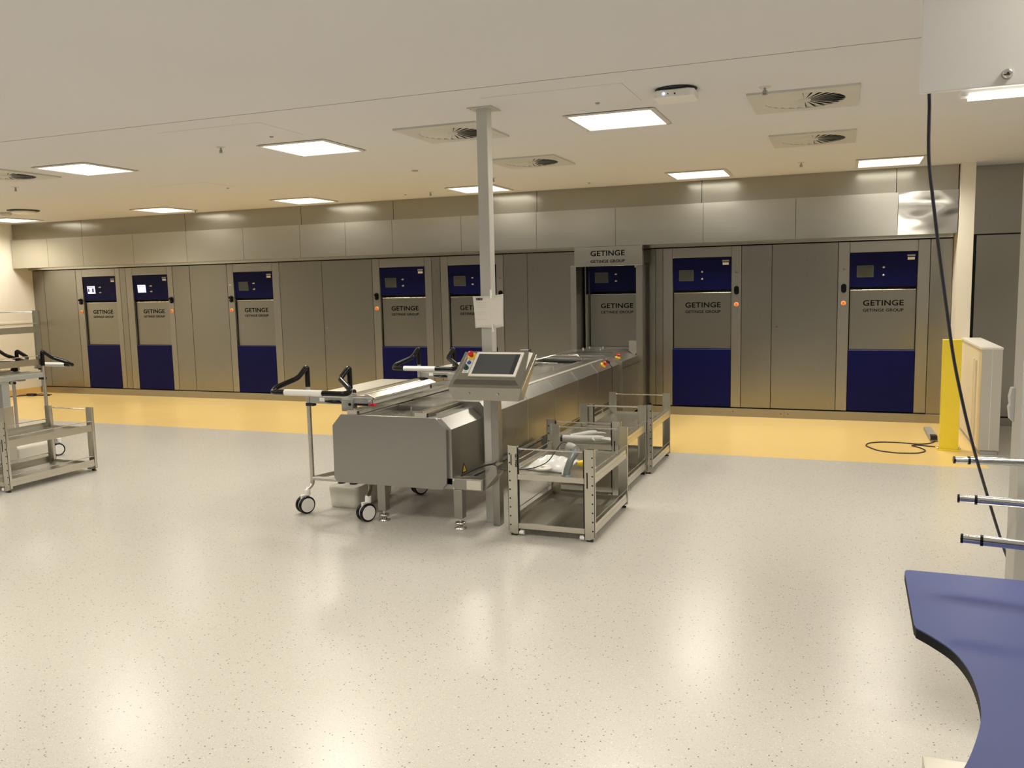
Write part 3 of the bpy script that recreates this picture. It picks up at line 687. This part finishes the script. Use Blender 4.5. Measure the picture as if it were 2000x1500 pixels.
trolley('steel loading trolley nearest the camera, left of the conveyor end', -3.315, 5.10)
trolley('steel loading trolley behind the first, its handle before the fourth washer', -3.305, 6.80)
trolley('grey loading trolley at left under the raised steel rack', -7.62, 6.12, True)
trolley('grey loading trolley mostly outside the left photo edge', -8.42, 6.25, True)
# white drain tank on the floor under the trolley
def tote(label, x0, x1, y0, y1, h):
    t = thing('drain_tank', label, 'plastic tank', ((x0+x1)/2, (y0+y1)/2, 0)); a, b = (x1-x0)/2, (y1-y0)/2
    m = MB(); c = .035; n = 5; rings = []
    for sc, z in ((.90, .0), (.95, .012), (.97, .05), (.99, h-.04), (1, h-.03), (1, h-.01), (.97, h)):
        for (cx, cy, a0) in ((a-c, b-c, 0), (-a+c, b-c, PI/2), (-a+c, -b+c, PI), (a-c, -b+c, 1.5*PI)):
            for k in range(n): an = a0+PI/2*k/(n-1); rings.append(((cx+c*math.cos(an))*sc, (cy+c*math.sin(an))*sc, z))
    N = 4*n; fs = [(i*N+k, i*N+(k+1) % N, (i+1)*N+(k+1) % N, (i+1)*N+k) for i in range(6) for k in range(N)]
    m.add(rings, fs, 0, True); m.add(rings[:N], [tuple(range(N))[::-1]]); m.add(rings[6*N:], [tuple(range(N))]); m.obj('body', M['tote'], t)
    f_ = MB()
    for x in (-a*.55, a*.25): f_.lathe([(0, h+.012), (.026, h+.012), (.030, h), (0, h)], 16, 0, Matrix.Translation((x, -b*.6, 0)))
    f_.obj('port_seal', M['blackm'], t)
    return t
tote('white plastic tank on the floor under the conveyor end', -3.52, -3.265, 5.215, 5.75, .165)
tote('pale plastic tank on the floor under the left trolley', -7.95, -7.32, 5.72, 6.10, .165)

# ------------------------------------------------------------------ wash racks
def rack(label, x, y, z=0, short=False, Wd=.575):
    """two level rack, x 0..0.575, y 0..0.87"""
    D, H = (.80 if short else .88), .585
    t = thing('wash_rack', label, 'rack', (x, y, z), 0, 'two level steel wash racks')
    for xi in (0, Wd):
        for yi, yd in ((0, 1), (D, -1)):
            m = MB(); s_ = 1 if xi == 0 else -1; c = .03; w_ = .068
            prof = [(xi, .028), (xi, H-.004), (xi+s_*.004, H), (xi+s_*w_, H), (xi+s_*w_, .012), (xi+s_*.035, .012)]
            m.prism(prof, yi, yi+yd*.003, 'y', 0)
            m.box(*sorted((xi, xi+s_*.003)), *sorted((yi, yi+yd*.024)), .03, H, 0); m.box(*sorted((xi+s_*w_, xi+s_*(w_-.003))), *sorted((yi, yi+yd*.024)), .012, H, 0)
            ps = m.obj('corner_post', M['rack'], t)
            h = MB()
            for k in range(9):
                zz = .07+k*.058; h.cyl((xi+s_*.014, yi-yd*.0005, zz), 'y', .0055, .002, 10)
            if yi == 0 and xi == Wd: h.box(Wd-.052, Wd-.043, -.0012, 0, .34, .44)
            if yi == 0: h.box(*sorted((xi+s_*(w_+.001), xi+s_*(w_+.006))), .002, .014, .02, H-.01)
            h.obj('peg_hole', M['blackm'], ps)
    for zz, nm in ((.065, 'lower_shelf'), (.385, 'upper_shelf')):
        m = MB(); m.box(.068, Wd-.068, .0, .014, zz-.016, zz+.018, 0); m.box(.068, Wd-.068, D-.014, D, zz-.016, zz+.018, 0)
        m.box(.004, .014, .02, D-.02, zz-.016, zz+.018, 0); m.box(Wd-.014, Wd-.004, .02, D-.02, zz-.016, zz+.018, 0)
        for x_ in (.20, .30, .43): m.box(x_, x_+.02, .014, D-.014, zz-.014, zz-.004, 0)
        sh = m.obj(nm, M['rack'], t)
        MB().box(.014, Wd-.014, .014, D-.014, zz-.001, zz+.001).obj('wire_mesh', M['mesh'], sh)
        for x_ in (.007, Wd-.007):
            MB().tube([(x_, .015, zz+.075), (x_, D-.015, zz+.075)], .0035, 8).obj('side_rail', M['chrome'], sh)
            B(x_-.001, x_+.001, .02, D-.02, zz+.018, zz+.045).obj('side_mesh', M['mesh_side'], sh)
    for y_ in (.008, D-.008): MB().tube([(.066, y_, H-.018), (Wd-.066, y_, H-.018)], .005, 8).obj('top_bar', M['chrome'], t)
    for xi in (.085, Wd-.085):
        for yi in (.012, D-.012):
            MB().cyl((xi, yi, .021), 'x', .014, .03, 14).obj('roller', M['white'], t)
    for xi in (.035, Wd-.035):
        for yi in (.01, D-.01): B(xi-.02, xi+.02, yi-.008, yi+.008, 0, .013).obj('foot', M['blackm'], t)
    return t
r1 = rack('steel wash rack nearest the camera, holding a scanner and plastic bag', -1.985, 4.965)
lettering([('GETINGE', 0, .085, 0, .018)], Matrix.Translation((.052, -.002, .445)) @ Matrix(((0, 0, 1, 0), (0, 1, 0, 0), (1, 0, 0, 0), (0, 0, 0, 1))) @ Matrix.Scale(-1, 4, (0, 0, 1)) if False else Matrix.Translation((.052, -.002, .535)) @ Matrix.Rotation(PI/2, 4, 'Y')).obj('lettering', M['letter'], r1)
B(.022, .028, -.0015, -.0005, .46, .53).obj('mark', M['letter'], r1)
rack('steel wash rack in the middle of three, grey gloves on its shelf', -2.09, 6.05)
rack('steel wash rack farthest of three, empty, beside the washers', -2.045, 6.95, short=True)
rack('steel wash rack standing on the floor at the left photo edge', -6.90, 4.85)
rack('steel wash rack raised on the trolley at the left photo edge', -8.28, 5.255, .872, Wd=.90)

# things lying on the racks
g = thing('rubber_glove', 'pair of grey rubber gloves lying on the middle wash rack shelf', 'gloves', (-1.98, 6.16, .40))
m = MB(); m.tube([(-.02, 0, .022), (.03, .0, .024), (.10, .02, .023), (.18, .04, .022), (.25, .065, .020), (.285, .08, .018)], [.026, .026, .024, .024, .026, .020], 14)
for dy_ in (-.018, -.004, .010, .022): m.tube([(.27, .078+dy_, .018), (.315, .085+dy_*1.6, .014), (.345+.2*abs(dy_), .09+dy_*1.9, .010)], [.0105, .009, .006], 8)
m.tube([(.03, .03, .03), (.09, .10, .034), (.14, .20, .032), (.17, .26, .028)], [.022, .022, .024, .020], 12)
for dy_ in (-.014, 0, .014): m.tube([(.165+dy_, .25, .028), (.19+dy_*1.5, .30, .022), (.205+dy_*1.9, .33, .014)], [.011, .009, .006], 8)
m.tube([(.20, .05, .024), (.215, .02, .020), (.235, .0, .014)], [.012, .010, .007], 8)
m.obj('glove', M['glove'], g)
m = MB(); m.tube([(-.034, -.002, .022), (-.018, 0, .022)], [.027, .0265], 14); m.obj('cuff', M['blackm'], g)
zs = .389
bg = MB(); NU, NV = 14, 10; random.seed(5); vv = []
for j in range(NV+1):
    for i in range(NU+1):
        u, v = i/NU, j/NV; e = 4*u*(1-u)*4*v*(1-v)
        vv.append((-1.95+.29*u+.02*v, 5.17+.28*v-.04*u, zs+.004+.045*min(1, e*1.4)*(.55+.45*random.random())+.03*v))
bg.add(vv, [(j*(NU+1)+i, j*(NU+1)+i+1, (j+1)*(NU+1)+i+1, (j+1)*(NU+1)+i) for j in range(NV) for i in range(NU)], 0, True)
bo_ = bg.obj('plastic_bag', M['bag']); s_ = bo_.modifiers.new('s', 'SOLIDIFY'); s_.thickness = .001
tag(bo_, 'crumpled clear plastic bag on the nearest rack, left of the grey scanner', 'bag')
dr = thing('label_roll', 'flat white ring shaped roll in front of the clear plastic bag', 'roll', (-1.795, 5.095, zs+.030))
MB().lathe([(.012, 0), (.062, 0), (.062, .012), (.012, .012), (.012, 0)], 28).obj('roll', M['paper'], dr)
MB().lathe([(0, .001), (.012, .001), (.012, .010), (0, .010)], 16).obj('core', M['blackm'], dr)
sc = thing('handheld_scanner', 'dark grey handheld scanner standing at the edge of the nearest rack', 'scanner', (-1.60, 5.05, zs))
m = MB(); m.tube([(-.005, -.045, .012), (-.005, -.02, .05), (.0, .04, .10), (.005, .12, .13), (-.03, .17, .145)], [.024, .022, .022, .026, .020], 14)
m.lathe([(0, 0), (.036, 0), (.034, .014), (.02, .022), (0, .022)], 18, 0, Matrix.Translation((-.005, -.045, 0)))
m.obj('body', M['scanner'], sc)
MB().tube([(-.062, .19, .155), (-.03, .17, .148), (.0, .15, .15)], [.030, .034, .022], 14).obj('head', M['bracket'], sc)
m = MB(); m.tube([(-.03, -.03, .012), (-.03, 0, .05), (-.022, .05, .09)], .012, 8); m.obj('grip_strip', M['cap_top'], sc)
m = MB(); m.tube([(-.04, .20, .17), (-.10, .17, .19), (-.16, .05, .07), (-.24, -.01, .04), (-.38, -.06, .03), (-.44, -.11, .045), (-.50, -.02, .06), (-.55, .05, .04)], .0035, 8, bend=.06); m.obj('cable', M['blackm'], sc)
ca = MB().tube([(-1.63, 5.33, zs+.024), (-1.60, 5.34, zs+.026), (-1.555, 5.36, zs+.022), (-1.53, 5.37, zs+.02)], [.016, .024, .02, .010], 12).obj('orange_cap', [M['yellow_p']])
tag(ca, 'small orange yellow plastic cap on the nearest rack behind the scanner', 'cap')

# ------------------------------------------------------------------ lifting stand with rod at left
ls = thing('lifting_stand', 'grey telescopic lifting stand with a steel rod at the left photo edge', 'stand', (-7.29, 5.60, 0))
B(-.015, .045, -.04, .04, .55, .80).obj('inner_column', M['bracket'], ls, bevel=.004)
B(-.035, .060, -.05, .05, .03, .58).obj('outer_column', M['tube'], ls, bevel=.004)
B(-.30, .12, -.25, .20, .0, .03).obj('base_plate', M['bracket'], ls, bevel=.004)
k = MB(); k.tube([(-.040, -.08, .815), (.22, -.08, .815)], .0125, 14, 0); k.tube([(.22, -.08, .815), (.262, -.08, .815)], .011, 14, 0); k.tube([(.262, -.08, .815), (.275, -.08, .815)], .0125, 14, 1); k.tube([(.216, -.08, .815), (.224, -.08, .815)], .0145, 14, 1)
k.obj('rod', [M['chrome'], M['black']], ls)
B(-.05, .04, -.10, .03, .79, .805).obj('rod_support', M['bracket'], ls)

# ------------------------------------------------------------------ yellow guard post, pedal, floor cable
y = thing('guard_post', 'bright yellow square guard post in front of the low wall', 'bollard', (.93, 8.70, 0))
B(-.075, .078, -.05, .05, .012, 1.025).obj('column', M['yellow'], y, bevel=.004)
b = MB(); b.box(-.10, .10, -.07, .07, 0, .012); b.obj('base_plate', M['yellow'], y, bevel=.002)
b = MB()
for px_, py_ in ((-.09, -.055), (.09, -.055), (.09, .055)): b.lathe([(0, .030), (.010, .030), (.012, .012), (0, .012)], 10, 0, Matrix.Translation((px_, py_, 0)))
b.obj('anchor_bolt', M['chrome'], y)
p = thing('foot_pedal', 'long dark foot switch on the yellow floor behind the yellow post', 'pedal', (.845, 9.45, 0))
m = MB(); m.prism([(-.36, 0), (.36, 0), (.36, .03), (-.30, .05), (-.36, .03)], -.035, .035, 'x'); m.obj('body', M['bracket'], p, bevel=.003)
m = MB(); m.box(-.03, .03, -.37, -.28, .02, .06); m.obj('plug', M['blackm'], p, bevel=.003)
m = MB(); pts = [(.86, 9.10), (.80, 8.95), (.70, 8.88), (.55, 8.93), (.38, 8.93), (.25, 8.84), (.22, 8.68), (.32, 8.46), (.48, 8.38), (.66, 8.42), (.74, 8.55), (.70, 8.70), (.62, 8.80), (.68, 8.84), (.80, 8.80), (.86, 8.78)]
m.tube([(a, b_, .006) for a, b_ in pts], .0055, 8, bend=.06)
tag(m.obj('floor_cable', M['cable']), 'thin black cable looped on the yellow floor beside the yellow post', 'cable')
m = MB(); m.tube([(-12.40, 9.55, .006), (-12.3, 9.75, .01), (-12.15, 9.85, .012), (-12.0, 9.88, .01), (-11.85, 9.92, .006)], .008, 8, bend=.06); m.tube([(-12.4, 9.8, .006), (-12.2, 10.05, .008), (-11.9, 10.0, .006)], .007, 8, bend=.05)
m.box(-12.22, -12.08, 9.80, 9.87, 0, .04)
tag(m.obj('floor_cable', M['cable']), 'dark cable with plug on the yellow floor at the far left corner', 'cable')

# ------------------------------------------------------------------ packing station at the right edge
dk = thing('packing_table', 'blue worktop table with concave cut-out at the lower right', 'table', (.8, 2.0, 0))
ctl = [(.168, 2.101), (.171, 2.077), (.20, 2.035), (.234, 1.97), (.253, 1.886), (.258, 1.793), (.254, 1.707), (.242, 1.634), (.22, 1.547), (.195, 1.47), (.14, 1.33), (.10, 1.22)]
def cr(P, n=6):
    o = []
    for i in range(len(P)-1):
        p0, p1, p2, p3 = P[max(i-1, 0)], P[i], P[i+1], P[min(i+2, len(P)-1)]
        for k in range(n):
            t_ = k/n; o.append(tuple(.5*((2*p1[c])+(-p0[c]+p2[c])*t_+(2*p0[c]-5*p1[c]+4*p2[c]-p3[c])*t_*t_+(-p0[c]+3*p1[c]-3*p2[c]+p3[c])*t_**3) for c in (0, 1)))
    return o+[P[-1]]
top = [(.168, 2.101)]+cr(ctl[1:])[0:]+[(.10, 1.15), (.13, 1.10), (1.45, 1.10), (1.45, 2.493), (.185, 2.499), (.175, 2.495), (.171, 2.482)]
top = [(a-.8, b_-2.0) for a, b_ in top]
MB().prism(top, .797, .800, 'z').obj('top_surface', M['desk'], dk)
MB().prism(top, .775, .797, 'z').obj('table_edge', paint('black_edge_band', (.006, .006, .007), .6, spec=.15), dk)
for a, b_ in ((.02, .40), (.58, .40), (.02, -.75), (.58, -.75)):
    B(a-.03, a+.03, b_-.03, b_+.03, .0, .775).obj('leg', M['tube'], dk, bevel=.003)
st = MB(); st.box(.268, .60, 2.52, 2.83, 0, .09)
# low steel plinth under the table
t = B(.262, .75, 2.05, 2.818, 0, .10)
tp = t.obj('steel_step', mat('plain_steel', (.6, .58, .52), .3, 1.0), bevel=.004); tag(tp, 'low steel box on the floor under the blue worktop', 'box')
# rods held by a grey side arm beyond the right edge of the picture
rs = thing('rod_support', 'grey arm holding three steel rods above the blue worktop', 'rod stand', (.9, 2.7, 0))
B(-.03, .10, -.9, .78, .93, 1.03).obj('side_arm', M['bracket'], rs, bevel=.004)
B(-.03, .10, -.05, .05, 0, .93).obj('upright', M['bracket'], rs, bevel=.004)
for a, b_ in (((.346, 3.082, 1.0), (.551, 3.097, 1.0)), ((.311, 2.645, .975), (.472, 2.63, .975)), ((.284, 2.324, .95), (.418, 2.304, .95))):
    a, b_ = Vector(a), Vector(b_); d_ = (b_-a).normalized(); e = a+d_*((.88-a.x)/d_.x); o_ = Vector((.9, 2.7, 0)); R_ = .0125
    k = MB(); k.tube([a-o_, a+d_*.006-o_], R_*.98, 18, 1); k.tube([a+d_*.006-o_, a+d_*.045-o_], R_*.86, 18, 0); k.tube([a+d_*.043-o_, a+d_*.050-o_], R_*1.12, 18, 1); k.tube([a+d_*.050-o_, e-o_], R_, 18, 0)
    k.obj('rod', [M['chrome'], M['black']], rs)
# grey cabinet, overhead board with lamp, hanging cable
gc = thing('tall_cabinet', 'tall pale grey cabinet side at the right photo edge', 'cabinet', (.9, 3.35, 0))
B(-.355, .5, -.20, -.05, 0, 2.30).obj('body', M['grey_cab'], gc, bevel=.003)
m = MB(); m.prism([(-.358, 1.105), (-.368, 1.115), (-.373, 1.155), (-.369, 1.165), (-.372, 1.19), (-.366, 1.222), (-.354, 1.222), (-.354, 1.105)], -.09, -.055, 'y'); m.obj('latch', M['vent'], gc, bevel=.003)
ob = thing('overhead_board', 'white overhead board with round steel lock at the upper right', 'board', (.8, 2.6, 0))
B(-.622, .8, 0, .02, 2.09, CH-.001).obj('board', M['white'], ob, bevel=.0015)
m = MB(); m.lathe([(0, .012), (.009, .012), (.012, .009), (.0135, 0), (0, 0)], 24, 0, Matrix.Translation((-.418, 0, 2.118)) @ Matrix.Rotation(PI/2, 4, 'X')); m.obj('lock', M['chrome'], ob)
m = MB(); m.cyl((-.418, -.013, 2.118), 'y', .003, .002, 6); m.obj('keyhole', M['blackm'], ob)
tl_ = thing('tube_light', 'slim lit tube lamp hanging under the white overhead board', 'lamp', (.8, 2.65, 2.09))
B(-.52, .7, -.015, .03, -.012, .004).obj('housing', M['white'], tl_, bevel=.002)
B(-.50, .68, -.018, .02, -.020, -.006).obj('tube', mat('tube_glow', (.9, .9, .9), emit=(1, .97, .88), strength=3), tl_)
B(-.005, .005, -.03, .0, .0, .03).obj('hanger', M['white'], tl_)
tb = bpy.data.lights.new('tube_lamp', 'AREA'); tb.shape = 'RECTANGLE'; tb.size = 1.1; tb.size_y = .03; tb.energy = 5; tb.color = (1, .95, .86)
to = bpy.data.objects.new('tube_lamp', tb); C.objects.link(to); to.location = (.89, 2.65, 2.065)
m = MB(); m.tube([(.205, 2.66, 2.10), (.207, 2.66, 2.06), (.211, 2.70, 1.93), (.258, 2.80, 1.66), (.315, 2.90, 1.35), (.362, 2.98, 1.17), (.406, 3.05, 1.023), (.478, 3.20, .821), (.561, 3.40, .603), (.66, 3.66, .40), (.78, 3.95, .02)], .0048, 8, bend=.08)
m.tube([(.205, 2.61, 2.11), (.205, 2.66, 2.10)], .0048, 8)
tag(m.obj('hanging_cable', M['cable']), 'dark cable hanging from the white overhead board in front of the yellow post', 'cable')
